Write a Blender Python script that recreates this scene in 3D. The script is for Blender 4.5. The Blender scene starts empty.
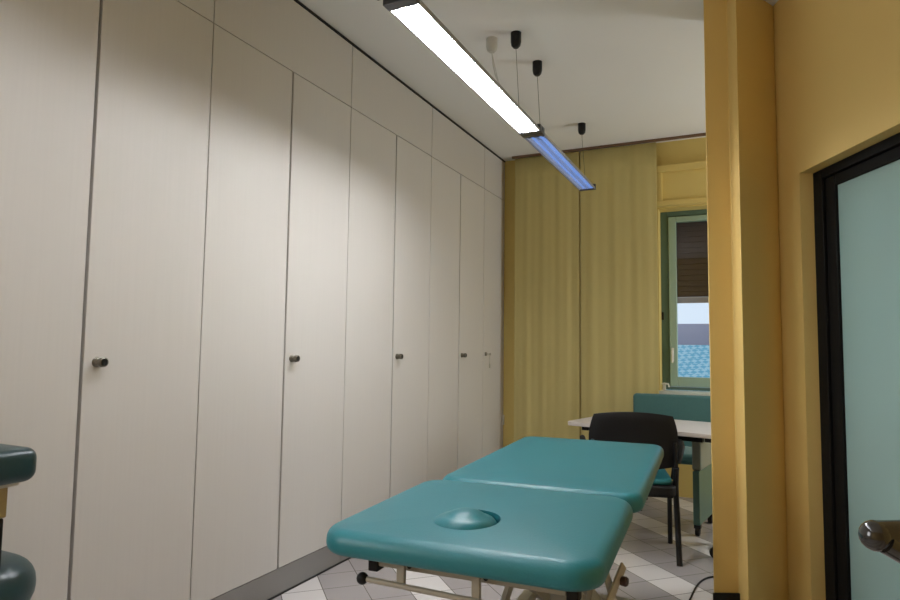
import bpy, bmesh, math, random
from mathutils import Vector, Matrix
random.seed(4)
S = bpy.context.scene
COL = S.collection
PI = math.pi

# ---------------------------------------------------------------- camera
YAW, PITCH, ROLL, FPX, CH = -0.440833, 0.0731657, 0.0124413, 631.43, 1.25
fw = Vector((math.sin(YAW)*math.cos(PITCH), math.cos(YAW)*math.cos(PITCH), math.sin(PITCH)))
r0 = Vector((math.cos(YAW), -math.sin(YAW), 0)); u0 = r0.cross(fw)
rt = math.cos(ROLL)*r0 + math.sin(ROLL)*u0
up = -math.sin(ROLL)*r0 + math.cos(ROLL)*u0
cd = bpy.data.cameras.new('camera'); cam = bpy.data.objects.new('camera', cd); COL.objects.link(cam)
m = Matrix(((rt.x, up.x, -fw.x, 0), (rt.y, up.y, -fw.y, 0), (rt.z, up.z, -fw.z, CH), (0, 0, 0, 1)))
cam.matrix_world = m
cd.sensor_width = 36; cd.lens = FPX/900*36; cd.clip_start = 0.02; cd.clip_end = 200
S.camera = cam

# ---------------------------------------------------------------- world, sun, exposure
W = bpy.data.worlds.new('sky'); S.world = W; W.use_nodes = True
bg = W.node_tree.nodes['Background']
bg.inputs['Color'].default_value = (0.80, 0.87, 1.0, 1); bg.inputs['Strength'].default_value = 1.05
LAMP_ON = 148.0       # the lit ceiling fixture
LAMP_NEAR = 62.0      # the next one of the row, above the camera's left
BLUE_REFLECTION = 0.95     # weak glow standing in for blue daylight reflected in the far module
# added fill light at the left wall, beside and behind the camera
ld = bpy.data.lights.new('near_fill_light', 'AREA'); ld.shape = 'RECTANGLE'; ld.size = 1.0; ld.size_y = 1.3; ld.energy = 34; ld.color = (.97, .98, 1)
lo = bpy.data.objects.new('near_fill_light', ld); COL.objects.link(lo); lo.location = (-2.125, -.40, 1.70); lo.rotation_euler = (math.radians(90), 0, math.radians(-90))
# added cool fill light for the far part of the room, behind the pillar
ls = bpy.data.lights.new('side_fill_light', 'AREA'); ls.shape = 'RECTANGLE'; ls.size = 1.0; ls.size_y = 1.4; ls.energy = 36; ls.color = (.88, .95, 1)
so = bpy.data.objects.new('side_fill_light', ls); COL.objects.link(so); so.location = (1.86, 5.05, 1.6); so.rotation_euler = (math.radians(90), 0, math.radians(90))
S.view_settings.view_transform = 'Standard'; S.view_settings.look = 'None'
S.view_settings.exposure = -0.06; S.view_settings.gamma = 1; S.view_settings.use_curve_mapping = False

# ---------------------------------------------------------------- helpers
def lat(l, d, z=0.0):
    """a point given by its offset along and across the slanted wall"""
    return Vector((l*math.cos(YAW)+d*math.sin(YAW), -l*math.sin(YAW)+d*math.cos(YAW), z))
def nodes(mt):
    nt = mt.node_tree; return nt, nt.nodes['Principled BSDF']
def mat(name, col, rough=.5, metal=0, spec=.5, noise=0, nscale=8, bump=0, bscale=60, stretch=None, emis=None, estr=0, coat=0, sheen=0):
    mt = bpy.data.materials.new(name); mt.use_nodes = True; nt, b = nodes(mt)
    b.inputs['Base Color'].default_value = (*col, 1); b.inputs['Roughness'].default_value = rough
    b.inputs['Metallic'].default_value = metal; b.inputs['Specular IOR Level'].default_value = spec
    b.inputs['Coat Weight'].default_value = coat; b.inputs['Sheen Weight'].default_value = sheen
    if noise or bump:
        tc = nt.nodes.new('ShaderNodeTexCoord'); mp = nt.nodes.new('ShaderNodeMapping')
        nt.links.new(tc.outputs['Object'], mp.inputs['Vector'])
        if stretch: mp.inputs['Scale'].default_value = stretch
    if noise:
        n = nt.nodes.new('ShaderNodeTexNoise'); n.inputs['Scale'].default_value = nscale; n.inputs['Detail'].default_value = 5
        mx = nt.nodes.new('ShaderNodeMix'); mx.data_type = 'RGBA'
        mx.inputs['A'].default_value = (*[c*(1-noise) for c in col], 1); mx.inputs['B'].default_value = (*[min(1, c*(1+noise)) for c in col], 1)
        nt.links.new(mp.outputs[0], n.inputs['Vector']); nt.links.new(n.outputs['Fac'], mx.inputs['Factor'])
        nt.links.new(mx.outputs['Result'], b.inputs['Base Color'])
    if bump:
        n2 = nt.nodes.new('ShaderNodeTexNoise'); n2.inputs['Scale'].default_value = bscale; n2.inputs['Detail'].default_value = 3
        bp = nt.nodes.new('ShaderNodeBump'); bp.inputs['Strength'].default_value = bump; bp.inputs['Distance'].default_value = .002
        nt.links.new(mp.outputs[0], n2.inputs['Vector']); nt.links.new(n2.outputs['Fac'], bp.inputs['Height']); nt.links.new(bp.outputs[0], b.inputs['Normal'])
    if emis:
        b.inputs['Emission Color'].default_value = (*emis, 1); b.inputs['Emission Strength'].default_value = estr
    return mt

M = dict(
    laminate=mat('ivory_laminate', (.635, .61, .585), .40, spec=.5, noise=.03, nscale=3, stretch=(30, 30, .6)),
    gap=mat('dark_carcass', (.035, .028, .022), .8),
    plinth=mat('grey_plinth', (.25, .24, .235), .45, noise=.04),
    gasket=mat('black_gasket', (.008, .008, .009), .6),
    plaster=mat('white_plaster', (.84, .84, .83), .9, noise=.015, nscale=2, bump=.1),
    yellow=mat('yellow_paint', (.74, .53, .185), .62, noise=.03, nscale=2, bump=.25, bscale=25),
    olive=mat('yellow_far_wall', (.70, .54, .18), .75, noise=.03, nscale=2),
    black=mat('black_plastic', (.006, .006, .007), .6, spec=.3, bump=.15, bscale=300),
    blackmetal=mat('black_metal', (.007, .007, .008), .4, spec=.3),
    blackgloss=mat('black_gloss', (.02, .018, .016), .2, coat=.5),
    doorframe=mat('black_door_frame', (.006, .006, .006), .6, spec=.12),
    vinyl=mat('teal_vinyl', (.014, .165, .20), .40, spec=.5, noise=.05, nscale=4, bump=.25, bscale=180),
    darkvinyl=mat('dark_teal_vinyl', (.012, .040, .045), .35, bump=.2, bscale=150),
    tealfabric=mat('teal_fabric', (.06, .165, .165), .9, noise=.1, nscale=60, sheen=.2),
    tealpaint=mat('teal_paint', (.06, .14, .115), .4, noise=.05),
    cream=mat('cream_metal', (.36, .33, .27), .4, noise=.04, nscale=10),
    brown=mat('brown_plastic', (.045, .02, .018), .4),
    beige=mat('beige_panel', (.35, .27, .12), .5, noise=.06),
    desk=mat('white_desk', (.62, .57, .53), .4, noise=.02),
    chrome=mat('dark_chrome', (.20, .185, .155), .28, metal=1),
    steel=mat('steel', (.6, .6, .58), .3, metal=1),
    greyplastic=mat('grey_plastic', (.55, .54, .50), .5),
    white=mat('white_plastic', (.75, .74, .70), .4),
    fixture=mat('fixture_aluminium', (.10, .10, .11), .35, metal=.6),
    housing=mat('housing_aluminium', (.36, .36, .36), .4, metal=.3),
    casing=mat('grey_green_casing', (.20, .225, .19), .5),
    reflector=mat('white_reflector', (.85, .87, .90), .35),
    louvre=mat('louvre_aluminium', (.80, .82, .86), .25, metal=1),
    wire=mat('steel_wire', (.10, .10, .09), .4, metal=.5),
    frame_light=mat('pale_green_frame', (.30, .42, .33), .4, noise=.04),
    frame_dark=mat('green_frame', (.085, .15, .115), .45, noise=.05),
    sill=mat('sill_stone', (.62, .66, .60), .4, noise=.04),
    shutter=mat('brown_shutter', (.060, .024, .018), .6, noise=.1, nscale=3, stretch=(1, 1, 12)),
    shutterbar=mat('shutter_bar', (.40, .33, .36), .5),
    outer=mat('mauve_render', (.42, .40, .50), .9, noise=.06, nscale=1),
    trim=mat('brown_rail', (.16, .09, .05), .5),
)
def lampmat(name, col, s):
    mt = bpy.data.materials.new(name); mt.use_nodes = True; nt = mt.node_tree
    nt.nodes.clear(); e = nt.nodes.new('ShaderNodeEmission'); o = nt.nodes.new('ShaderNodeOutputMaterial')
    e.inputs[0].default_value = (*col, 1); e.inputs[1].default_value = s; nt.links.new(e.outputs[0], o.inputs[0]); return mt
M['lamp_on'] = lampmat('lamp_glow', (.98, .985, 1.0), LAMP_ON)
M['lamp_near'] = lampmat('lamp_glow_near', (.95, .97, 1.0), LAMP_NEAR)
M['blue_reflection'] = lampmat('blue_reflection_glow', (.24, .42, .95), BLUE_REFLECTION)  # reflected daylight put in as emission

def curtain_mat():
    mt = bpy.data.materials.new('yellow_curtain_cloth'); mt.use_nodes = True; nt, b = nodes(mt)
    b.inputs['Base Color'].default_value = (.50, .42, .12, 1); b.inputs['Roughness'].default_value = .85
    tc = nt.nodes.new('ShaderNodeTexCoord'); mp = nt.nodes.new('ShaderNodeMapping'); mp.inputs['Scale'].default_value = (7, 7, .25)
    n = nt.nodes.new('ShaderNodeTexNoise'); n.inputs['Scale'].default_value = 1.6
    mx = nt.nodes.new('ShaderNodeMix'); mx.data_type = 'RGBA'
    mx.inputs['A'].default_value = (.60, .51, .22, 1); mx.inputs['B'].default_value = (.76, .66, .29, 1)
    nt.links.new(tc.outputs['Object'], mp.inputs[0]); nt.links.new(mp.outputs[0], n.inputs[0]); nt.links.new(n.outputs['Fac'], mx.inputs['Factor'])
    nt.links.new(mx.outputs['Result'], b.inputs['Base Color'])
    t = nt.nodes.new('ShaderNodeBsdfTranslucent'); nt.links.new(mx.outputs['Result'], t.inputs[0])
    ms = nt.nodes.new('ShaderNodeMixShader'); ms.inputs[0].default_value = .2
    o = nt.nodes['Material Output']
    nt.links.new(b.outputs[0], ms.inputs[1]); nt.links.new(t.outputs[0], ms.inputs[2]); nt.links.new(ms.outputs[0], o.inputs[0])
    return mt
M['curtain'] = curtain_mat()

def frosted():
    mt = bpy.data.materials.new('frosted_glass'); mt.use_nodes = True; nt, b = nodes(mt)
    b.inputs['Base Color'].default_value = (.40, .58, .56, 1); b.inputs['Roughness'].default_value = .38
    b.inputs['Specular IOR Level'].default_value = .5; b.inputs['Coat Weight'].default_value = .25; b.inputs['Coat Roughness'].default_value = .12
    t = nt.nodes.new('ShaderNodeBsdfTranslucent'); t.inputs[0].default_value = (.5, .7, .66, 1)
    ms = nt.nodes.new('ShaderNodeMixShader'); ms.inputs[0].default_value = .3
    o = nt.nodes['Material Output']
    nt.links.new(b.outputs[0], ms.inputs[1]); nt.links.new(t.outputs[0], ms.inputs[2]); nt.links.new(ms.outputs[0], o.inputs[0])
    return mt
M['frosted'] = frosted()

def clear_glass():
    mt = bpy.data.materials.new('window_glass'); mt.use_nodes = True; nt = mt.node_tree; nt.nodes.clear()
    tr = nt.nodes.new('ShaderNodeBsdfTransparent'); tr.inputs[0].default_value = (.93, .98, 1, 1)
    gl = nt.nodes.new('ShaderNodeBsdfGlossy'); gl.inputs['Roughness'].default_value = .02
    ms = nt.nodes.new('ShaderNodeMixShader'); ms.inputs[0].default_value = .03; o = nt.nodes.new('ShaderNodeOutputMaterial')
    nt.links.new(tr.outputs[0], ms.inputs[1]); nt.links.new(gl.outputs[0], ms.inputs[2]); nt.links.new(ms.outputs[0], o.inputs[0]); return mt
M['glass'] = clear_glass()

def math_node(nt, op, a, b=None):
    n = nt.nodes.new('ShaderNodeMath'); n.operation = op
    for i, v in enumerate((a, b)):
        if v is None: continue
        if isinstance(v, (int, float)): n.inputs[i].default_value = v
        else: nt.links.new(v, n.inputs[i])
    return n.outputs[0]
def floor_mat():
    mt = bpy.data.materials.new('diagonal_floor_tiles'); mt.use_nodes = True; nt, b = nodes(mt)
    tc = nt.nodes.new('ShaderNodeTexCoord'); sp = nt.nodes.new('ShaderNodeSeparateXYZ'); nt.links.new(tc.outputs['Object'], sp.inputs[0])
    x, y = sp.outputs['X'], sp.outputs['Y']; s2 = math.sqrt(2); P = .2088
    n = math_node(nt, 'DIVIDE', math_node(nt, 'SUBTRACT', math_node(nt, 'DIVIDE', math_node(nt, 'ADD', x, y), s2), .531), P)
    q = math_node(nt, 'DIVIDE', math_node(nt, 'SUBTRACT', math_node(nt, 'DIVIDE', math_node(nt, 'SUBTRACT', y, x), s2), 3.564), P)
    n = math_node(nt, 'ADD', n, 300); q = math_node(nt, 'ADD', q, 300)
    nf, qf = math_node(nt, 'FLOOR', n), math_node(nt, 'FLOOR', q)
    wn = math_node(nt, 'GREATER_THAN', math_node(nt, 'MODULO', nf, 3.0), 1.5)
    white = wn
    fn, fq = math_node(nt, 'FRACT', n), math_node(nt, 'FRACT', q)
    def edge(f):
        a = math_node(nt, 'ABSOLUTE', math_node(nt, 'SUBTRACT', f, .5)); return math_node(nt, 'GREATER_THAN', a, .489)
    grout = math_node(nt, 'MAXIMUM', edge(fn), edge(fq))
    mx = nt.nodes.new('ShaderNodeMix'); mx.data_type = 'RGBA'
    mx.inputs['A'].default_value = (.41, .38, .385, 1); mx.inputs['B'].default_value = (.76, .73, .735, 1); nt.links.new(white, mx.inputs['Factor'])
    cb = nt.nodes.new('ShaderNodeCombineXYZ'); nt.links.new(nf, cb.inputs[0]); nt.links.new(qf, cb.inputs[1])
    wnz = nt.nodes.new('ShaderNodeTexWhiteNoise'); nt.links.new(cb.outputs[0], wnz.inputs['Vector'])
    v = math_node(nt, 'ADD', math_node(nt, 'MULTIPLY', wnz.outputs['Value'], .10), .95)
    hs = nt.nodes.new('ShaderNodeHueSaturation'); nt.links.new(v, hs.inputs['Value']); nt.links.new(mx.outputs['Result'], hs.inputs['Color'])
    m2 = nt.nodes.new('ShaderNodeMix'); m2.data_type = 'RGBA'; nt.links.new(grout, m2.inputs['Factor'])
    nt.links.new(hs.outputs[0], m2.inputs['A']); m2.inputs['B'].default_value = (.16, .14, .13, 1)
    nt.links.new(m2.outputs['Result'], b.inputs['Base Color']); b.inputs['Roughness'].default_value = .17
    return mt
M['floor'] = floor_mat()
def rooftile_mat():
    mt = bpy.data.materials.new('cyan_roof_tiles'); mt.use_nodes = True; nt, b = nodes(mt)
    tc = nt.nodes.new('ShaderNodeTexCoord'); mp = nt.nodes.new('ShaderNodeMapping'); mp.inputs['Rotation'].default_value = (0, 0, .6)
    ck = nt.nodes.new('ShaderNodeTexChecker'); ck.inputs['Scale'].default_value = 12
    ck.inputs['Color1'].default_value = (.10, .38, .52, 1); ck.inputs['Color2'].default_value = (.36, .58, .66, 1)
    nt.links.new(tc.outputs['Object'], mp.inputs[0]); nt.links.new(mp.outputs[0], ck.inputs['Vector']); nt.links.new(ck.outputs[0], b.inputs['Base Color'])
    b.inputs['Roughness'].default_value = .6; return mt
M['rooftile'] = rooftile_mat()

# mesh makers: each returns / fills a bmesh in world or local coordinates
def box(bm, x0, x1, y0, y1, z0, z1, mtx=None):
    vs = [bm.verts.new((x, y, z)) for z in (z0, z1) for x, y in ((x0, y0), (x1, y0), (x1, y1), (x0, y1))]
    for f in ((3, 2, 1, 0), (4, 5, 6, 7), (0, 1, 5, 4), (1, 2, 6, 5), (2, 3, 7, 6), (3, 0, 4, 7)): bm.faces.new([vs[i] for i in f])
    if mtx is not None: bmesh.ops.transform(bm, matrix=mtx, verts=vs)
    return vs
def prism(bm, pts, z0, z1):
    a = [bm.verts.new((p[0], p[1], z0)) for p in pts]; b = [bm.verts.new((p[0], p[1], z1)) for p in pts]; n = len(pts)
    bm.faces.new(a[::-1]); bm.faces.new(b)
    for i in range(n): bm.faces.new((a[i], a[(i+1) % n], b[(i+1) % n], b[i]))
def rrect(w, l, r, seg=6):
    out = []; r = max(.0005, min(r, w/2-.0001, l/2-.0001))
    for cx, cy, a0 in ((w/2-r, l/2-r, 0), (-w/2+r, l/2-r, 90), (-w/2+r, -l/2+r, 180), (w/2-r, -l/2+r, 270)):
        for i in range(seg+1):
            a = math.radians(a0+90*i/seg); out.append((cx+r*math.cos(a), cy+r*math.sin(a)))
    return out
def slab(bm, w, l, t, rc, re, dome=0, seg=6, mtx=None, lower=None):
    """rounded slab, top at z=0; re = edge radius, dome = crown height"""
    lower = re if lower is None else lower; rings = []
    for k in range(7):
        a = PI/2*k/6; rings.append((lower*(1-math.sin(a)), -t+lower*(1-math.cos(a))))
    for k in range(7):
        a = PI/2*k/6; rings.append((re*(1-math.cos(a)), -re*(1-math.sin(a))))
    if dome:
        for k in (1, 2, 3, 4): rings.append((re+(min(w, l)/2-re)*.2*k, dome*(1-(1-k/4.5)**2)))
    V = []
    for d, z in rings: V.append([bm.verts.new((x, y, z)) for x, y in rrect(w-2*d, l-2*d, max(rc-d, .012), seg)])
    n = len(V[0])
    for a, b in zip(V, V[1:]):
        for i in range(n): bm.faces.new((a[i], a[(i+1) % n], b[(i+1) % n], b[i]))
    bm.faces.new(V[0][::-1]); bm.faces.new(V[-1])
    if mtx is not None: bmesh.ops.transform(bm, matrix=mtx, verts=[v for r in V for v in r])
def lathe(bm, prof, origin=(0, 0, 0), axis=(0, 0, 1), seg=20, sx=1, sy=1):
    q = Vector((0, 0, 1)).rotation_difference(Vector(axis).normalized()); o = Vector(origin); R = []
    for r, z in prof:
        if r < 1e-6: R.append([bm.verts.new(o+q @ Vector((0, 0, z)))])
        else: R.append([bm.verts.new(o+q @ Vector((r*sx*math.cos(2*PI*i/seg), r*sy*math.sin(2*PI*i/seg), z))) for i in range(seg)])
    for a, b in zip(R, R[1:]):
        for i in range(seg):
            j = (i+1) % seg
            if len(a) == 1: bm.faces.new((a[0], b[j], b[i])) if len(b) > 1 else None
            elif len(b) == 1: bm.faces.new((a[i], a[j], b[0]))
            else: bm.faces.new((a[i], a[j], b[j], b[i]))
    if len(R[0]) > 1: bm.faces.new(R[0][::-1])
    if len(R[-1]) > 1: bm.faces.new(R[-1])
def tube(bm, pts, r, seg=10, smooth=0, flat=1.0):
    P = [Vector(p) for p in pts]
    for _ in range(smooth):
        Q = [P[0]]
        for a, b in zip(P, P[1:]): Q += [a*.75+b*.25, a*.25+b*.75]
        Q.append(P[-1]); P = Q
    n = len(P); rs = r if isinstance(r, (list, tuple)) else [r]*n
    if len(rs) != n: rs = [rs[0]+(rs[-1]-rs[0])*i/(n-1) for i in range(n)]
    up = None; R = []
    for i, p in enumerate(P):
        t = (P[min(i+1, n-1)]-P[max(i-1, 0)]).normalized()
        if up is None: up = t.orthogonal().normalized() if abs(t.z) > .9 else Vector((0, 0, 1))
        s = t.cross(up).normalized(); up = s.cross(t).normalized()
        R.append([bm.verts.new(p+rs[i]*(math.cos(2*PI*k/seg)*s+flat*math.sin(2*PI*k/seg)*up)) for k in range(seg)])
    for a, b in zip(R, R[1:]):
        for i in range(seg): bm.faces.new((a[i], a[(i+1) % seg], b[(i+1) % seg], b[i]))
    bm.faces.new(R[0][::-1]); bm.faces.new(R[-1])
def sphere(bm, c, r, s=16):
    lathe(bm, [(max(0, r*math.sin(PI*k/10)) if 0 < k < 10 else 0, -r*math.cos(PI*k/10)) for k in range(11)], c, seg=s)
def obj(name, bm, mt, parent=None, bevel=0, smooth=True, local=None, seg=2):
    me = bpy.data.meshes.new(name); bmesh.ops.recalc_face_normals(bm, faces=bm.faces); bm.to_mesh(me); bm.free()
    o = bpy.data.objects.new(name, me); COL.objects.link(o)
    for k in (mt if isinstance(mt, list) else [mt]): me.materials.append(k)
    if smooth:
        for p in me.polygons: p.use_smooth = True
        me.set_sharp_from_angle(angle=math.radians(38))
    if bevel:
        b = o.modifiers.new('bevel', 'BEVEL'); b.width = bevel; b.segments = seg; b.limit_method = 'ANGLE'; b.angle_limit = math.radians(40)
        b.harden_normals = True
    if parent is not None:
        o.parent = parent
        if local is None: o.matrix_parent_inverse = world_of(parent).inverted()
    return o
def world_of(o):
    mloc = Matrix.LocRotScale(o.location, o.rotation_euler, o.scale)
    if o.parent: return world_of(o.parent) @ o.matrix_parent_inverse @ mloc
    return mloc
def B(fn, *a, **k):
    bm = bmesh.new(); fn(bm, *a, **k); return bm
def bx(*a, **k): return B(box, *a, **k)
def thing(name, label, cat, loc=(0, 0, 0), rz=0, group=None):
    o = bpy.data.objects.new(name, None); COL.objects.link(o); o.location = loc; o.rotation_euler = (0, 0, rz); o.empty_display_size = .1
    o['label'] = label; o['category'] = cat
    if group: o['group'] = group
    return o
def tag(o, label, cat, group=None):
    o['label'] = label; o['category'] = cat
    if group: o['group'] = group
    return o
def struct(o): o['kind'] = 'structure'; return o
def dup(o, parent=None):
    c = o.copy(); COL.objects.link(c); c.parent = parent
    for ch in o.children: dup(ch, c)
    return c

# ---------------------------------------------------------------- room shell
CEIL = 3.088; FARY = 5.79; BACKY = -1.6; CABX = -2.144; WLX = -2.75; RX = 1.9
LW = 1.71                                     # the slanted wall's plane
foot = lat(LW, (BACKY-LW*0.42669)/.9044)      # where it meets the back wall
struct(obj('floor', bx(-3.0, 4.6, -1.8, 6.2, -.12, 0), M['floor'], smooth=False))
struct(obj('ceiling', bx(-3.0, 4.6, -1.8, 6.2, CEIL, CEIL+.12), M['plaster'], smooth=False))
struct(obj('wall_left', bx(WLX-.12, WLX, -1.7, 6.2, 0, CEIL), M['olive'], smooth=False))
struct(obj('wall_back', bx(WLX, 4.5, BACKY-.12, BACKY, 0, CEIL), M['yellow'], smooth=False))
# far wall with the window opening
WX0, WX1, WZ0, WZ1 = -.70, .50, .86, 2.49
bm = bmesh.new()
box(bm, WLX, WX0, FARY, FARY+.35, 0, CEIL); box(bm, WX1, 4.5, FARY, FARY+.35, 0, CEIL)
box(bm, WX0, WX1, FARY, FARY+.35, 0, WZ0); box(bm, WX0, WX1, FARY, FARY+.35, WZ1, CEIL)
struct(obj('wall_far', bm, M['olive'], smooth=False))
w2 = struct(obj('near_fill_frame', bx(CABX-.009, CABX+.012, -.95, .15, 1.0, 1.05), M['frame_light'], smooth=False))  # unseen frame added around the near fill light, no real window
for a in ((-.95, .15, 2.35, 2.40), (-.95, -.905, 1.05, 2.35), (.105, .15, 1.05, 2.35)): obj('window_frame', bx(CABX-.009, CABX+.012, a[0], a[1], a[2], a[3]), M['frame_light'], w2)  # other bars of the added near frame
w3 = struct(obj('side_fill_frame', bx(RX-.02, RX-.001, 4.50, 5.60, .84, .89), M['frame_light'], smooth=False))  # unseen frame added to go with the side fill light
for a in ((4.50, 5.60, 2.31, 2.36), (4.50, 4.545, .89, 2.31), (5.555, 5.60, .89, 2.31)): obj('window_frame', bx(RX-.02, RX-.001, a[0], a[1], a[2], a[3]), M['frame_light'], w3)  # other bars of the added side frame
struct(obj('wall_right', bx(RX, RX+.12, 4.3, FARY, 0, CEIL), M['yellow'], smooth=False))
# pillar and slanted wall with the door
P0, P1, P2, P3 = lat(1.290, 3.14), lat(1.412, 3.14), lat(1.403, 3.024), lat(LW, 3.252)
struct(obj('wall_pillar', B(prism, [P0, P1, P2, P3, lat(LW, 3.42), lat(1.42, 3.42)], 0, CEIL), M['yellow'], smooth=False, bevel=.006))
WT = .16; D0, D1, DH = 1.95, 3.05, 2.12
bm = bmesh.new()
prism(bm, [lat(LW, D1), lat(LW+WT, D1), lat(LW+WT, 3.42), lat(LW, 3.42)], 0, CEIL)
prism(bm, [lat(LW, -2.9), lat(LW+WT, -2.9), lat(LW+WT, D0), lat(LW, D0)], 0, CEIL)
prism(bm, [lat(LW, D0), lat(LW+WT, D0), lat(LW+WT, D1), lat(LW, D1)], DH, CEIL)
struct(obj('wall_door_side', bm, M['yellow'], smooth=False))
struct(obj('wall_partition', B(prism, [lat(LW+WT, 3.28), lat(3.75, 3.28), lat(3.75, 3.42), lat(LW+WT, 3.42)], 0, CEIL), M['yellow'], smooth=False))
# room beyond the frosted door
struct(obj('wall_corridor', B(prism, [lat(3.6, -2.9), lat(3.75, -2.9), lat(3.75, 3.28), lat(3.6, 3.28)], 0, CEIL), M['plaster'], smooth=False))
# black skirting of the pillar's front face, rounded end
struct(obj('baseboard_pillar', B(prism, [lat(1.284, 3.127), lat(1.418, 3.127), lat(1.418, 3.14), lat(1.284, 3.14)], 0, .082), M['black'], smooth=False, bevel=.003))

# door_1 : black frame, frosted pane
FL = LW+.065
door = struct(obj('door_1', B(prism, [lat(FL, D0), lat(FL+.06, D0), lat(FL+.06, D0+.12), lat(FL, D0+.12)], 0, DH), M['doorframe'], smooth=False))
def dbar(d0, d1, z0, z1, l0, l1): return B(prism, [lat(l0, d0), lat(l1, d0), lat(l1, d1), lat(l0, d1)], z0, z1)
obj('door_frame', dbar(D1-.075, D1, 0, DH, FL, FL+.06), M['doorframe'], door, bevel=.004)
obj('door_frame', dbar(D0+.12, D1-.075, DH-.045, DH, FL, FL+.06), M['doorframe'], door, bevel=.004)
bm = bmesh.new()
for a in ((D1-.155, D1-.078, .02, DH-.048), (D0+.12, D0+.19, .02, DH-.048), (D0+.19, D1-.155, DH-.098, DH-.048), (D0+.19, D1-.155, .02, .12)):
    prism(bm, [lat(FL+.012, a[0]), lat(FL+.05, a[0]), lat(FL+.05, a[1]), lat(FL+.012, a[1])], a[2], a[3])
obj('door_leaf', bm, M['doorframe'], door, bevel=.006)
obj('door_glass', dbar(D0+.19, D1-.155, .12, DH-.098, FL+.026, FL+.036), M['frosted'], door, smooth=False)
# unseen lamp added in the room behind to glow through the glass
cl = thing('added_glass_lamp', 'unseen square white lamp added in the room behind the frosted glass door', 'ceiling lamp', lat(2.75, 1.6, CEIL-.05))
obj('lamp_body', bx(-.2, .2, -.2, .2, 0, .05), M['white'], cl, local=1, bevel=.004)
obj('diffuser', bx(-.17, .17, -.17, .17, -.012, 0), lampmat('added_corridor_glow', (1, .97, .9), 6), cl, local=1)

# ---------------------------------------------------------------- built-in wardrobes
Y = [0.94, 1.485, 2.02, 2.572, 3.11, 3.660, 4.188, 4.728, 5.250, 5.782]
PLZ, DT, TOPZ = .132, 2.686, 3.070
def knob(parent, y, z=1.177, key=False):
    bm = bmesh.new()
    lathe(bm, [(.019, 0), (.019, .004), (.0165, .006), (.0165, .016), (.012, .019), (.0115, .022), (.0175, .025), (.0185, .030), (.0175, .041), (.014, .043), (.0135, .040), (0, .040)], (CABX, y, z), (1, 0, 0), 22)
    k = obj('knob', bm, M['chrome'], parent)
    bm = bmesh.new(); lathe(bm, [(.013, 0), (.0125, .0015), (0, .002)], (CABX+.0402, y, z), (1, 0, 0), 18)
    obj('knob_cap', bm, M['blackmetal'], k)
def lock(parent, y, z=1.185):
    bm = bmesh.new(); lathe(bm, [(.017, 0), (.017, .010), (.012, .014), (0, .014)], (CABX, y, z), (1, 0, 0), 18)
    k = obj('lock', bm, M['chrome'], parent); k['label'] = 'small cylinder lock with a key in it'
    bm = bmesh.new(); box(bm, CABX+.014, CABX+.034, y-.0015, y+.0015, z-.004, z+.004)
    lathe(bm, [(.012, -.0015), (.012, .0015)], (CABX+.044, y, z), (0, 1, 0), 14)
    box(bm, CABX+.040, CABX+.045, y-.001, y+.001, z-.09, z-.012); box(bm, CABX+.036, CABX+.05, y-.002, y+.002, z-.125, z-.085)
    obj('key', bm, M['steel'], k)
names = ['wide ivory built-in wardrobe nearest the camera, cut by the left edge of the photo',
         'ivory wardrobe second from the left edge, its knob left of the middle of the photo',
         'ivory wardrobe in the middle of the row, its knob just behind the couch',
         'ivory wardrobe second from the far end, its small knob behind the couch',
         'last ivory wardrobe in the far corner, narrow, with a key in its lock']
for i in range(5):
    y0 = Y[2*i]; ym = Y[2*i+1]; y1 = Y[2*i+2] if 2*i+2 < len(Y) else None
    if i == 4: y0, ym, y1 = Y[8], Y[9], None
    if y1 is None: y1 = Y[9]; ym = None
    t = thing('wardrobe', names[i], 'wardrobe', (CABX-.28, (y0+y1)/2, 0), group='built-in ivory wardrobes along the left wall')
    obj('carcass', bx(WLX+.005, CABX-.022, y0+.001, y1-.001, PLZ, CEIL-.002), M['gap'], t, smooth=False)
    obj('plinth', bx(WLX+.06, CABX-.001, y0+.002, y1-.002, .006, PLZ-.002), M['plinth'], t, smooth=False, bevel=.001)
    obj('floor_gasket', bx(WLX+.06, CABX+.006, y0, y1, 0, .007), M['gasket'], t, smooth=False)
    T = CABX-.02
    panels = [(y0+.003, ym-.008), (ym+.005, y1-.003)] if ym else [(y0+.003, y1-.003)]
    if i == 4:
        d = obj('door', bx(T, CABX, y0+.003, y1-.004, PLZ+.002, DT-.002), M['laminate'], t, smooth=False, bevel=.0012); lock(d, y0+.055)
        c = obj('door_catch', bx(CABX, CABX+.012, y1-.035, y1-.005, .505, .60), M['white'], d, bevel=.003)
    else:
        d1 = obj('door', bx(T, CABX, *panels[0], PLZ+.002, DT-.002), M['laminate'], t, smooth=False, bevel=.0012)
        d2 = obj('door', bx(T, CABX, *panels[1], PLZ+.002, DT-.002), M['laminate'], t, smooth=False, bevel=.0012)
        knob(d2, ym+.055)
    obj('upper_door', bx(T, CABX, y0+.003, y1-.003, DT+.002, TOPZ), M['laminate'], t, smooth=False, bevel=.0012)
struct(obj('wall_left_return', bx(WLX, CABX-.01, -1.6, .935, 0, CEIL), M['laminate'], smooth=False))
struct(obj('trim_1', bx(CABX-.02, CABX+.004, .94, FARY-.006, CEIL-.014, CEIL-.002), M['gasket'], smooth=False))

# ---------------------------------------------------------------- far wall: panelling, curtains, window
struct(obj('trim_2', bx(-2.03, 1.88, 5.66, 5.685, CEIL-.022, CEIL-.001), M['trim'], smooth=False, bevel=.002))
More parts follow.
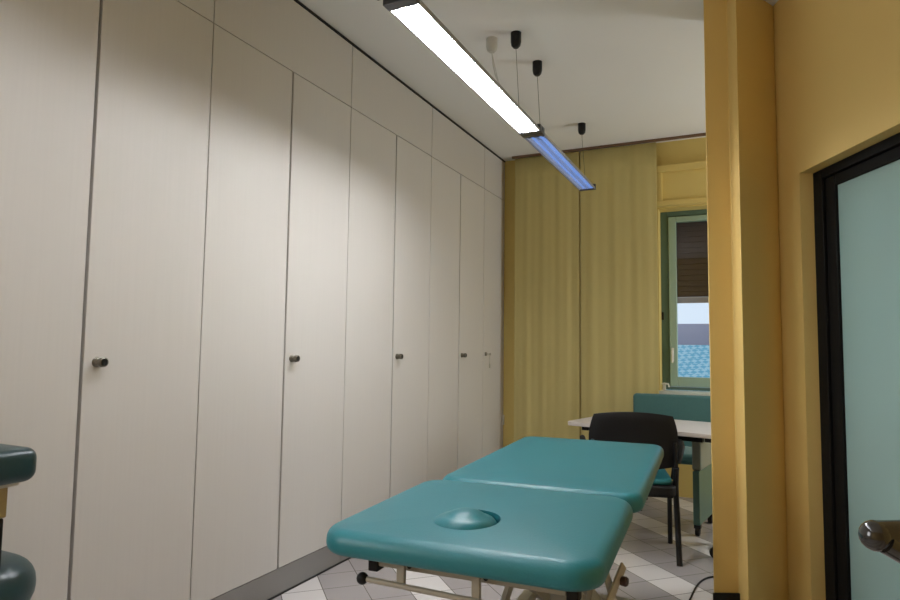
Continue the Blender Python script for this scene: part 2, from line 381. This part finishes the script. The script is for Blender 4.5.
# shutter box above window
sb = struct(obj('trim_3', bx(-.72, .52, FARY-.045, FARY-.001, 2.50, 2.86), M['olive'], smooth=False, bevel=.003))
bm = bmesh.new()
box(bm, -.72, .52, FARY-.07, FARY-.046, 2.50, 2.545); box(bm, -.72, .52, FARY-.07, FARY-.046, 2.80, 2.86)
box(bm, -.72, -.655, FARY-.07, FARY-.046, 2.545, 2.80); box(bm, .455, .52, FARY-.07, FARY-.046, 2.545, 2.80)
struct(obj('trim_4', bm, M['olive'], smooth=False, bevel=.004))
def curtain(x0, x1, label, ph, ncyc, amp):
    bm = bmesh.new(); n = 90; rows = 14; g = []
    for j in range(rows+1):
        z = .06+(CEIL-.028-.06)*j/rows; row = []
        for i in range(n+1):
            u = i/n; a = amp*(1.0-.55*j/rows)
            yy = 5.672+a*(math.sin(u*2*PI*ncyc+ph+.25*math.sin(j*.5))+.5*math.sin(u*2*PI*ncyc*2.3+ph*2))
            if u > .965: yy -= .0
            row.append(bm.verts.new((x0+(x1-x0)*u, yy, z)))
        g.append(row)
    for a, b in zip(g, g[1:]):
        for i in range(n): bm.faces.new((a[i], a[i+1], b[i+1], b[i]))
    o = obj('curtain', bm, M['curtain'])
    for e in (0,):
        s = o.modifiers.new('thickness', 'SOLIDIFY'); s.thickness = .0015
    return tag(o, label, 'curtain', 'yellow curtain panels on the far wall')
curtain(-2.0, -1.378, 'yellow curtain panel in the corner beside the wardrobes', .4, 3.5, .0035)
curtain(-1.368, -.694, 'yellow curtain panel beside the window, behind the desk', 2.0, 3.0, .0035)

wy = 5.95
win = struct(obj('window_1', bx(WX0, WX0+.066, wy, wy+.07, WZ0+.03, WZ1), M['frame_dark'], smooth=False, bevel=.004))
bm = bmesh.new()
box(bm, WX0+.066, WX1-.066, wy, wy+.07, WZ1-.045, WZ1); box(bm, WX1-.066, WX1, wy, wy+.07, WZ0+.03, WZ1); box(bm, WX0+.066, WX1-.066, wy, wy+.07, WZ0+.03, WZ0+.055)
obj('window_frame', bm, M['frame_dark'], win, bevel=.004)
def sash(x0, x1, handle):
    z0, z1 = WZ0+.06, WZ1-.05; s = .065; bm = bmesh.new()
    box(bm, x0, x0+s, wy-.012, wy+.05, z0, z1); box(bm, x1-s, x1, wy-.012, wy+.05, z0, z1)
    box(bm, x0+s, x1-s, wy-.012, wy+.05, z0, z0+.085); box(bm, x0+s, x1-s, wy-.012, wy+.05, z1-.05, z1)
    o = obj('sash', bm, M['frame_light'], win, bevel=.006)
    obj('pane', bx(x0+s, x1-s, wy+.018, wy+.022, z0+.085, z1-.05), M['glass'], o, smooth=False)
    bm = bmesh.new()
    if handle:
        box(bm, x0+.016, x0+.036, wy-.02, wy-.012, 1.14, 1.26); tube(bm, [(x0+.026, wy-.02, 1.23), (x0+.026, wy-.055, 1.23), (x0+.026, wy-.058, 1.13)], .009, smooth=1)
        obj('window_handle', bm, M['white'], o)
    else: bm.free()
sash(WX0+.068, -.102, True); sash(-.098, WX1-.068, False)
obj('window_sill', bx(WX0-.03, WX1+.03, FARY-.05, wy, WZ0, WZ0+.028), M['sill'], win, bevel=.006)
obj('shutter_hinge', bx(WX0+.002, WX0+.022, wy-.012, wy-.001, 1.51, 1.58), M['blackmetal'], win)
# crank mechanism on the sill
t = thing('window_stay', 'small white metal window stay standing on the sill by the curtain edge', 'window fitting', (-.672, 5.86, WZ0+.028))
obj('stay_plate', bx(-.012, .012, -.02, .02, 0, .05), M['greyplastic'], t, local=1, bevel=.002)
obj('stay_arm', B(tube, [(-.02, 0, .055), (0, -.005, .06), (.035, -.01, .055), (.04, -.01, .03)], .008), M['white'], t, local=1)
# roller shutter
bm = bmesh.new(); z = 1.72
while z < WZ1-.01: box(bm, WX0+.01, WX1-.01, wy+.10, wy+.112, z, min(z+.046, WZ1)); box(bm, WX0+.01, WX1-.01, wy+.104, wy+.108, z+.046, min(z+.05, WZ1)); z += .05
sh = tag(obj('roller_shutter', bm, M['shutter'], bevel=.003), 'dark brown slatted roller shutter half lowered outside the window', 'shutter')
obj('bottom_bar', bx(WX0+.01, WX1-.01, wy+.095, wy+.117, 1.665, 1.718), M['shutterbar'], sh, bevel=.003)
# outside
bm = bmesh.new(); v = [bm.verts.new(p) for p in ((-5, 8.2, -.6), (4, 8.2, -.6), (4, 12.6, 1.33), (-5, 12.6, 1.33), (-5, 12.6, -.8), (4, 12.6, -.8), (4, 8.2, -.8), (-5, 8.2, -.8))]
for f in ((0, 1, 2, 3), (3, 2, 5, 4), (6, 7, 4, 5), (0, 7, 6, 1), (0, 3, 4, 7), (1, 6, 5, 2)): bm.faces.new([v[i] for i in f])
tag(obj('tiled_roof', bm, M['rooftile'], smooth=False), 'pale blue chequered tiled roof seen through the window', 'roof')
nb = thing('neighbour_building', 'pale mauve building rising behind the blue roof outside the window', 'building', (-1, 13.5, -.8))
obj('facade', bx(-4, 6, 0, 3, 0, 2.56), M['outer'], nb, local=1, smooth=False)
obj('tower', bx(.62, 3, -.3, 2, 0, 2.95), M['outer'], nb, local=1, smooth=False)

# ---------------------------------------------------------------- ceiling fixtures
FXX, FZ = -1.172, 2.55
def pendant(y0, y1, glow, label, near_cap, far_cap):
    t = thing('linear_pendant', label, 'ceiling lamp', (FXX, (y0+y1)/2, FZ), group='row of suspended linear ceiling lamps')
    w = .066
    bm = bmesh.new()   # housing: tapering trough, open below
    pr = [(-w, 0), (-w, .012), (-w*.72, .042), (w*.72, .042), (w, .012), (w, 0), (w-.005, 0), (w-.005, .010), (w*.66, .037), (-w*.66, .037), (-w+.005, .010), (-w+.005, 0)]
    a = [bm.verts.new((FXX+x, y0, FZ+z)) for x, z in pr]; b = [bm.verts.new((FXX+x, y1, FZ+z)) for x, z in pr]
    for i in range(12): bm.faces.new((a[i], a[(i+1) % 12], b[(i+1) % 12], b[i]))
    for q in (a, b):
        for i in range(5): bm.faces.new((q[i], q[i+1], q[10-i], q[11-i]))
    h = obj('housing', bm, M['housing'], t)
    for ya, yb in ((y0, y0+near_cap), (y1-far_cap, y1)):
        obj('end_cap', bx(FXX-w-.002, FXX+w+.002, ya, yb, FZ-.003, FZ+.044), M['fixture'], t, bevel=.003)
    ya, yb = y0+near_cap, y1-far_cap
    bm = bmesh.new()
    pr2 = [(-w+.007, .010), (-.040, .0335), (-.006, .035), (0, .024), (.006, .035), (.040, .0335), (w-.007, .010)]
    va = [[bm.verts.new((FXX+x, yy, FZ+z)) for x, z in pr2] for yy in (ya, yb)]
    for i in range(6): bm.faces.new((va[0][i], va[0][i+1], va[1][i+1], va[1][i]))
    obj('reflector', bm, M['reflector'], t, smooth=False)
    for sx in (-1, 1):
        obj('lamp_tube', B(tube, [(FXX+sx*.026, ya+.002, FZ+.019), (FXX+sx*.026, yb-.002, FZ+.019)], .010, 12), glow, t)
    bm = bmesh.new(); n = int((yb-ya)/.026)
    for i in range(1, n): yy = ya+(yb-ya)*i/n; box(bm, FXX-w+.006, FXX+w-.006, yy-.0006, yy+.0006, FZ+.001, FZ+.007)
    box(bm, FXX-.0012, FXX+.0012, ya, yb, FZ+.001, FZ+.010)
    obj('louvre', bm, M['louvre'], t, smooth=False)
    return t
pendant(1.99, 3.625, M['lamp_on'], 'brightly lit white linear pendant lamp over the couch', .05, .045)
pendant(3.635, 5.125, M['blue_reflection'], 'linear pendant lamp with a blue glow for reflected daylight, far end of the row by the curtain', .04, .02)
pendant(.40, 1.955, M['lamp_near'], 'linear pendant lamp whose dark end shows at the top edge of the photo', .03, .05)
def canopy(x, y, mt, label, h=.09, r=.031):
    bm = bmesh.new()
    lathe(bm, [(r*1.02, 0), (r, -.004), (r, -h*.62), (r*.86, -h*.86), (r*.5, -h), (0, -h)], (x, y, CEIL), seg=20)
    t = thing('ceiling_canopy', label, 'ceiling canopy', (x, y, CEIL), group='cable canopies on the ceiling')
    obj('cup', bm, mt, t); return t
for y, lb in ((3.395, 'black cable canopy nearest, beside the pale one on the ceiling'), (3.81, 'black cable canopy in the middle above the joint of the lamps'), (5.04, 'black cable canopy farthest away, above the end of the far lamp')):
    t = canopy(-1.195 if y < 5 else -1.2, y, M['blackmetal'], lb)
    xx = -1.195 if y < 5 else -1.2
    obj('cable', B(tube, [(xx, y, CEIL-.088), (FXX, y, FZ+.044)], .0014, 6), M['wire'], t)
t = canopy(-1.35, 3.405, M['greyplastic'], 'pale grey ceiling cup with a looped power cord', .082, .034)
obj('power_cord', B(tube, [(-1.35, 3.405, CEIL-.08), (-1.342, 3.40, 2.93), (-1.30, 3.36, 2.80), (-1.20, 3.28, 2.68), (-1.172, 3.22, FZ+.042)], .0028, 6, smooth=2), M['greyplastic'], t)
obj('power_cord', B(tube, [(-1.35, 3.405, CEIL-.08), (-1.33, 3.41, 2.90), (-1.29, 3.40, 2.76), (-1.20, 3.52, 2.66), (-1.172, 3.56, FZ+.042)], .0022, 6, smooth=2), M['greyplastic'], t)

# ---------------------------------------------------------------- treatment couch
CT = .80; A = math.radians(3.2)
couch = thing('treatment_couch', 'teal padded two-section treatment couch on a cream metal frame', 'treatment couch', (-.626, 1.33, 0), A)
MW = world_of(couch)
def local(name, bm, mt, parent=couch, **k):
    o = obj(name, bm, mt, parent, local=1, **k)
    return o
CWD = .70
bm = bmesh.new(); slab(bm, CWD+.002, .70, .062, .085, .032, dome=.006, seg=10, mtx=Matrix.Translation((-.009, .35, CT-.006)), lower=.022)
head = local('head_section', bm, M['vinyl'])
HX, HY = .0, .215
HX, HY = -.035, .228
bm = bmesh.new(); lathe(bm, [(.092, -.06), (.092, .06)], (HX, HY, CT), seg=40, sx=.92, sy=1.06)
cut = bpy.data.objects.new('cut', bpy.data.meshes.new('cut')); bmesh.ops.recalc_face_normals(bm, faces=bm.faces); bm.to_mesh(cut.data); bm.free(); COL.objects.link(cut)
cut.matrix_world = Matrix.Translation((-.626, 1.33, 0)) @ Matrix.Rotation(A, 4, 'Z')
bo = head.modifiers.new('hole', 'BOOLEAN'); bo.operation = 'DIFFERENCE'; bo.object = cut; bo.solver = 'EXACT'
bpy.context.view_layer.update()
dg = bpy.context.evaluated_depsgraph_get(); nm = bpy.data.meshes.new_from_object(head.evaluated_get(dg))
head.modifiers.clear(); head.data = nm; bpy.data.objects.remove(cut)
for p in nm.polygons: p.use_smooth = True
nm.set_sharp_from_angle(angle=math.radians(40))
bm = bmesh.new(); slab(bm, .164, .188, .06, .080, .03, dome=.016, seg=10, mtx=Matrix.Translation((HX-.004, HY-.005, CT+.009)) @ Matrix.Rotation(math.radians(-4), 4, 'X') @ Matrix.Rotation(math.radians(2), 4, 'Y'))
plug = local('face_hole_plug', bm, M['vinyl'], head)
plug['label'] = 'oval teal plug sitting in the face hole'
bm = bmesh.new(); slab(bm, CWD-.008, 1.168, .062, .07, .028, dome=.004, seg=10, mtx=Matrix.Translation((.014, .708+.5825, CT-.006)), lower=.022)
local('body_section', bm, M['vinyl'])
zz = CT-.068
# frame under the cushions
bm = bmesh.new()
box(bm, -.23, .25, .10, .135, zz-.042, zz-.002); box(bm, -.27, .27, .60, .635, zz-.052, zz-.012)
box(bm, -.24, -.205, .135, .60, zz-.036, zz-.008); box(bm, .235, .27, .135, .60, zz-.045, zz-.015)
local('head_frame', bm, M['cream'], bevel=.004)
bm = bmesh.new()
box(bm, -.27, .27, .80, .835, zz-.052, zz-.012); box(bm, -.27, .27, 1.70, 1.735, zz-.052, zz-.012)
box(bm, -.27, -.235, .835, 1.70, zz-.045, zz-.015); box(bm, .235, .27, .835, 1.70, zz-.045, zz-.015)
local('body_frame', bm, M['cream'], bevel=.004)
for sx in (-1, 1):
    for yy in (.10, .62, .80, 1.72):
        cx = (-.243 if sx < 0 else .264) if yy == .10 else sx*.284
        local('frame_cap', bx(cx-.0135, cx+.0135, yy-.005, yy+.04, zz-.055, zz-.001), M['black'], bevel=.003)
# release lever bar with black ball
bm = bmesh.new(); tube(bm, [(-.245, .062, zz-.062), (.30, .062, zz-.078)], .007, 10)
for x in (-.150, .045): box(bm, x-.010, x+.010, .064, .078, zz-.072, zz-.01); box(bm, x-.010, x+.010, .078, .102, zz-.022, zz-.01)
lv = local('release_bar', bm, M['cream'], bevel=.001)
local('ball_knob', B(sphere, (-.253, .062, zz-.062), .015), M['black'], lv)
for x in (-.14, .06): local('bolt', B(lathe, [(.006, 0), (.006, .006), (0, .008)], (x, .10, zz-.028), (0, -1, 0), 10), M['blackmetal'])
# side bracket at the right, two crossed cream links with a brown knob
bm = bmesh.new()
def flatbar(bm, a, b, w, t, axis):
    a, b = Vector(a), Vector(b); d = b-a; q = d.normalized(); s = Vector(axis).normalized(); n = q.cross(s).normalized()
    vs = [bm.verts.new(p+n*i*w/2+s*j*t/2) for p in (a, b) for i, j in ((-1, -1), (1, -1), (1, 1), (-1, 1))]
    for f in ((3, 2, 1, 0), (4, 5, 6, 7), (0, 1, 5, 4), (1, 2, 6, 5), (2, 3, 7, 6), (3, 0, 4, 7)): bm.faces.new([vs[i] for i in f])
flatbar(bm, (.300, .15, .58), (.357, .262, .725), .03, .006, (1, -.3, 0))
flatbar(bm, (.335, .32, .58), (.323, .20, .72), .026, .006, (1, -.3, 0))
local('side_bracket', bm, M['cream'], bevel=.002)
bm = bmesh.new(); lathe(bm, [(.011, 0), (.012, .012), (.009, .016), (0, .016)], (.352, .252, .690), (1, -.2, 0), 12)
local('bracket_knob', bm, M['brown'])
bm = bmesh.new(); flatbar(bm, (.25, .21, .60), (.33, .21, .60), .03, .03, (0, 1, 0)); flatbar(bm, (.25, .21, .60), (.25, .21, zz-.03), .03, .03, (0, 1, 0))
local('bracket_arm', bm, M['cream'], bevel=.002)
# lift: top cradle, scissor bars, base frame with feet
bm = bmesh.new()
for sx in (-1, 1): box(bm, sx*.19-.02, sx*.19+.02, .50, 1.62, zz-.095, zz-.053)
local('lift_cradle', bm, M['cream'], bevel=.003)
for sx in (-1, 1):
    bm = bmesh.new(); flatbar(bm, (sx*.15, .60, .13), (sx*.15, 1.50, zz-.10), .045, .02, (1, 0, 0)); local('scissor_arm', bm, M['cream'], bevel=.003)
    bm = bmesh.new(); flatbar(bm, (sx*.12, 1.50, .13), (sx*.12, .60, zz-.10), .045, .02, (1, 0, 0)); local('scissor_arm', bm, M['cream'], bevel=.003)
bm = bmesh.new()
for sx in (-1, 1): box(bm, sx*.24-.025, sx*.24+.025, .42, 1.72, .06, .11)
for yy in (.42, 1.67): box(bm, -.215, .215, yy, yy+.05, .06, .11)
local('base_frame', bm, M['cream'], bevel=.004)
for sx in (-1, 1):
    for yy in (.45, 1.69):
        bm = bmesh.new(); lathe(bm, [(.034, 0), (.034, .018), (.014, .03), (.012, .062)], (sx*.24, yy, 0), seg=16); local('foot', bm, M['black'])

# ---------------------------------------------------------------- visitor chair (black shell, teal seat)
ch = thing('visitor_chair', 'black-backed chair with teal seat between couch and desk', 'chair', (-.68, 4.14, 0), math.radians(12.8))
def cl_(name, bm, mt, parent=ch, **k): return obj(name, bm, mt, parent, local=1, **k)
def plate_back(w, z0, z1, y0, tilt, t, r, curve, bm):
    """curved upright rounded panel"""
    nx, nz = 16, 12; F_ = []; Bk = []
    zc, hh = (z0+z1)/2, (z1-z0)/2
    for j in range(nz+1):
        rf, rb = [], []
        for i in range(nx+1):
            u = -1+2*i/nx; v = -1+2*j/nz
            # squircle mapping for rounded corners
            k = .5*r
            x = u*math.sqrt(max(0, 1-k*v*v)); zt = v*math.sqrt(max(0, 1-k*u*u))
            yy = y0-curve*x*x*(-1)+(zt*hh)*-tilt
            e = max(abs(u), abs(v)); th = t*(1-.75*max(0, (e-.8)/.2)**2)
            rf.append(bm.verts.new((x*w/2, yy-th/2, zc+zt*hh))); rb.append(bm.verts.new((x*w/2, yy+th/2, zc+zt*hh)))
        F_.append(rf); Bk.append(rb)
    for g in (F_, Bk):
        for a, b in zip(g, g[1:]):
            for i in range(nx): bm.faces.new((a[i], a[i+1], b[i+1], b[i]))
    ring = lambda g: g[0]+[r_[-1] for r_ in g[1:]]+g[-1][-2::-1]+[r_[0] for r_ in g[-2:0:-1]]
    a, b = ring(F_), ring(Bk); n = len(a)
    for i in range(n): bm.faces.new((a[i], a[(i+1) % n], b[(i+1) % n], b[i]))
bm = bmesh.new(); plate_back(.52, .525, .872, -.205, .14, .03, .45, .03, bm); cl_('backrest', bm, M['black'])
bm = bmesh.new(); slab(bm, .46, .42, .035, .06, .016, dome=.010, mtx=Matrix.Translation((0, .03, .475))); cl_('seat', bm, M['vinyl'])
bm = bmesh.new(); slab(bm, .50, .46, .06, .06, .012, mtx=Matrix.Translation((0, .03, .438))); cl_('seat_shell', bm, M['black'])
for sx in (-1, 1):
    cl_('leg', B(tube, [(sx*.245, -.195, .55), (sx*.248, -.13, .43), (sx*.252, -.235, 0)], [.017]*3, 10), M['blackmetal'])
    cl_('leg', B(tube, [(sx*.245, .16, .40), (sx*.252, .205, 0)], .015, 10), M['blackmetal'])
    cl_('back_upright', B(tube, [(sx*.245, -.13, .42), (sx*.247, -.185, .55), (sx*.236, -.225, .70)], .011, 10), M['blackmetal'])
    cl_('armrest', B(tube, [(sx*.255, -.19, .58), (sx*.285, -.15, .665), (sx*.30, .0, .672), (sx*.30, .12, .665), (sx*.295, .15, .60), (sx*.265, .12, .42)], .018, 10, smooth=2), M['black'])
cl_('seat_frame', bx(-.25, .25, -.14, .17, .36, .376), M['blackmetal'], bevel=.004)

# ---------------------------------------------------------------- desk
dk = thing('desk', 'white-topped desk between the black chair and the window', 'desk', (-1.155, 4.375, 0), math.radians(-12.8))
def dl(name, bm, mt, parent=dk, **k): return obj(name, bm, mt, parent, local=1, **k)
DW, DD, DZ = 1.0, .66, .74
bm = bmesh.new(); slab(bm, DW, DD, .028, .03, .004, mtx=Matrix.Translation((DW/2, DD/2, DZ)), lower=.004); dl('desk_top', bm, M['desk'])
dl('under_rail', bx(.12, DW-.12, .12, .16, DZ-.072, DZ-.03), M['blackmetal'], bevel=.003)
dl('under_rail', bx(.12, DW-.12, .50, .54, DZ-.072, DZ-.03), M['blackmetal'], bevel=.003)
for x in (.10, DW-.07):
    g = dl('leg', bx(x-.03, x+.03, .30, .36, .03, DZ-.03), M['blackmetal'], bevel=.006)
    dl('foot_bar', bx(x-.03, x+.03, .22, .60, 0, .03), M['blackmetal'], bevel=.008)
    dl('bracket', bx(x-.025, x+.025, .08, .58, DZ-.062, DZ-.0285), M['blackmetal'], bevel=.004)
# slim trolley under the desk
tr = thing('computer_trolley', 'slim dark teal trolley on black castors under the desk beside the pillar', 'trolley', (-.335, 4.62, 0), math.radians(-9))
def trl(name, bm, mt, parent=tr, **k): return obj(name, bm, mt, parent, local=1, **k)
trl('body', bx(-.022, .022, 0, .44, .075, .43), M['tealpaint'], bevel=.006)
trl('upper_casing', bx(-.03, .03, .02, .40, .432, .655), M['casing'], bevel=.012)
for yy in (.03, .41):
    bm = bmesh.new(); lathe(bm, [(.026, -.013), (.029, -.009), (.029, .009), (.026, .013)], (0, yy, .029), (1, 0, 0), 18)
    box(bm, -.02, .02, yy-.02, yy+.02, .05, .0745); trl('castor', bm, M['black'])

# teal chair behind the desk
tc_ = thing('teal_armchair', 'teal upholstered chair behind the desk in front of the window', 'chair', (-.545, 5.35, 0), math.radians(182))
def tl(name, bm, mt, parent=tc_, **k): return obj(name, bm, mt, parent, local=1, **k)
bm = bmesh.new(); slab(bm, .66, .42, .06, .03, .022, dome=.004, seg=6); bmesh.ops.transform(bm, matrix=Matrix.Translation((0, -.19, .668)) @ Matrix.Rotation(math.radians(90), 4, 'X'), verts=bm.verts); tl('backrest', bm, M['tealfabric'])
bm = bmesh.new(); slab(bm, .52, .44, .08, .05, .03, dome=.01, mtx=Matrix.Translation((0, .06, .47))); tl('seat', bm, M['tealfabric'])
for sx in (-1, 1):
    tl('leg', B(tube, [(sx*.23, .18, .39), (sx*.24, .19, 0)], .012), M['blackmetal'])
    tl('leg', B(tube, [(sx*.23, -.19, .55), (sx*.24, -.21, 0)], .012), M['blackmetal'])
# swivel stool mostly hidden by the pillar
st = thing('swivel_stool', 'swivel stool behind the pillar, only a black castor peeking out', 'stool', (.03, 4.25, 0), .1)
def sl(name, bm, mt, parent=st, **k): return obj(name, bm, mt, parent, local=1, **k)
bm = bmesh.new(); lathe(bm, [(0, .42), (.15, .42), (.165, .44), (.165, .47), (.15, .49), (0, .495)], seg=28); sl('seat', bm, M['vinyl'])
bm = bmesh.new(); lathe(bm, [(.022, .09), (.022, .25), (.014, .25), (.014, .42)], seg=14); sl('gas_column', bm, M['blackmetal'])
for k in range(5):
    a = 2*PI*k/5+PI; c, s = math.cos(a), math.sin(a)
    g = sl('base_arm', B(tube, [(0, 0, .10), (c*.235, s*.235, .07)], [.018, .012], 8), M['black'])
    bm = bmesh.new(); lathe(bm, [(.026, -.02), (.028, -.016), (.028, .016), (.026, .02)], (c*.24, s*.24, .028), (-s, c, 0), 16); lathe(bm, [(.008, .03), (.008, .075)], (c*.24, s*.24, 0), seg=8)
    sl('castor', bm, M['black'], g)

# floor cable beside the pillar
pts = [(-.31, 3.22, .005), (-.30, 3.36, .005), (-.287, 3.454, .005), (-.279, 3.60, .005), (-.255, 3.77, .005), (-.205, 3.86, .005), (-.12, 3.885, .005), (0, 3.89, .005), (.08, 3.88, .005)]
tag(obj('power_cable', B(tube, pts, .0045, 8, smooth=3), M['black']), 'thin black cable curling on the floor round the pillar foot', 'cable')

# ---------------------------------------------------------------- treatment chair at the left edge
tcx = thing('treatment_chair', 'dark teal padded treatment chair cut by the left edge', 'treatment chair', (-1.885, .95, 0), 0)
def hl(name, bm, mt, parent=tcx, **k): return obj(name, bm, mt, parent, local=1, **k)
bm = bmesh.new(); slab(bm, .50, .15, .083, .035, .026, dome=.004, mtx=Matrix.Translation((.025, 0, .985))); ap = hl('armrest_pad', bm, M['darkvinyl'])
hl('armrest_plate', bx(-.20, .235, -.045, .045, .891, .901), M['greyplastic'], bevel=.002)
hl('armrest_support', bx(.02, .222, -.028, .028, .815, .890), M['beige'], bevel=.004)
hl('arm_post', bx(.03, .217, -.026, .026, .66, .814), M['black'], bevel=.006)
bm = bmesh.new(); slab(bm, .42, .40, .15, .14, .07, dome=.012, seg=10, mtx=Matrix.Translation((-.03, .0, .672))); hl('seat', bm, M['darkvinyl'])
bm = bmesh.new(); lathe(bm, [(.24, 0), (.24, .02), (.06, .05), (.05, .08), (.05, .45), (.12, .521)], (0, 0, 0), seg=28); hl('pedestal', bm, M['blackmetal'])

# ---------------------------------------------------------------- handle bar in the right foreground
hb = thing('handlebar_stand', 'black bent metal handle bar in the right foreground before the glass door', 'handle bar', lat(.86, 1.02), -YAW)
def el(name, bm, mt, parent=hb, **k): return obj(name, bm, mt, parent, local=1, **k)
el('grip', B(tube, [(-.195, -.02, .968), (-.12, -.02, .972), (-.02, -.01, .972), (.0, 0, .96)], [.0215, .019, .017, .016], 16, smooth=2), M['blackgloss'])
bm = bmesh.new(); sphere(bm, (-.197, -.02, .966), .0235); el('grip_end', bm, M['blackgloss'])
el('brace', B(tube, [(-.188, -.028, .958), (-.10, -.03, .905), (0, 0, .85)], [.017, .013, .012], 12, smooth=1), M['blackgloss'])
el('post', B(tube, [(0, 0, .012), (0, 0, .975)], .016, 14), M['blackmetal'])
bm = bmesh.new(); lathe(bm, [(.15, 0), (.15, .01), (.03, .025), (.02, .03)], seg=28); el('base', bm, M['blackmetal'])
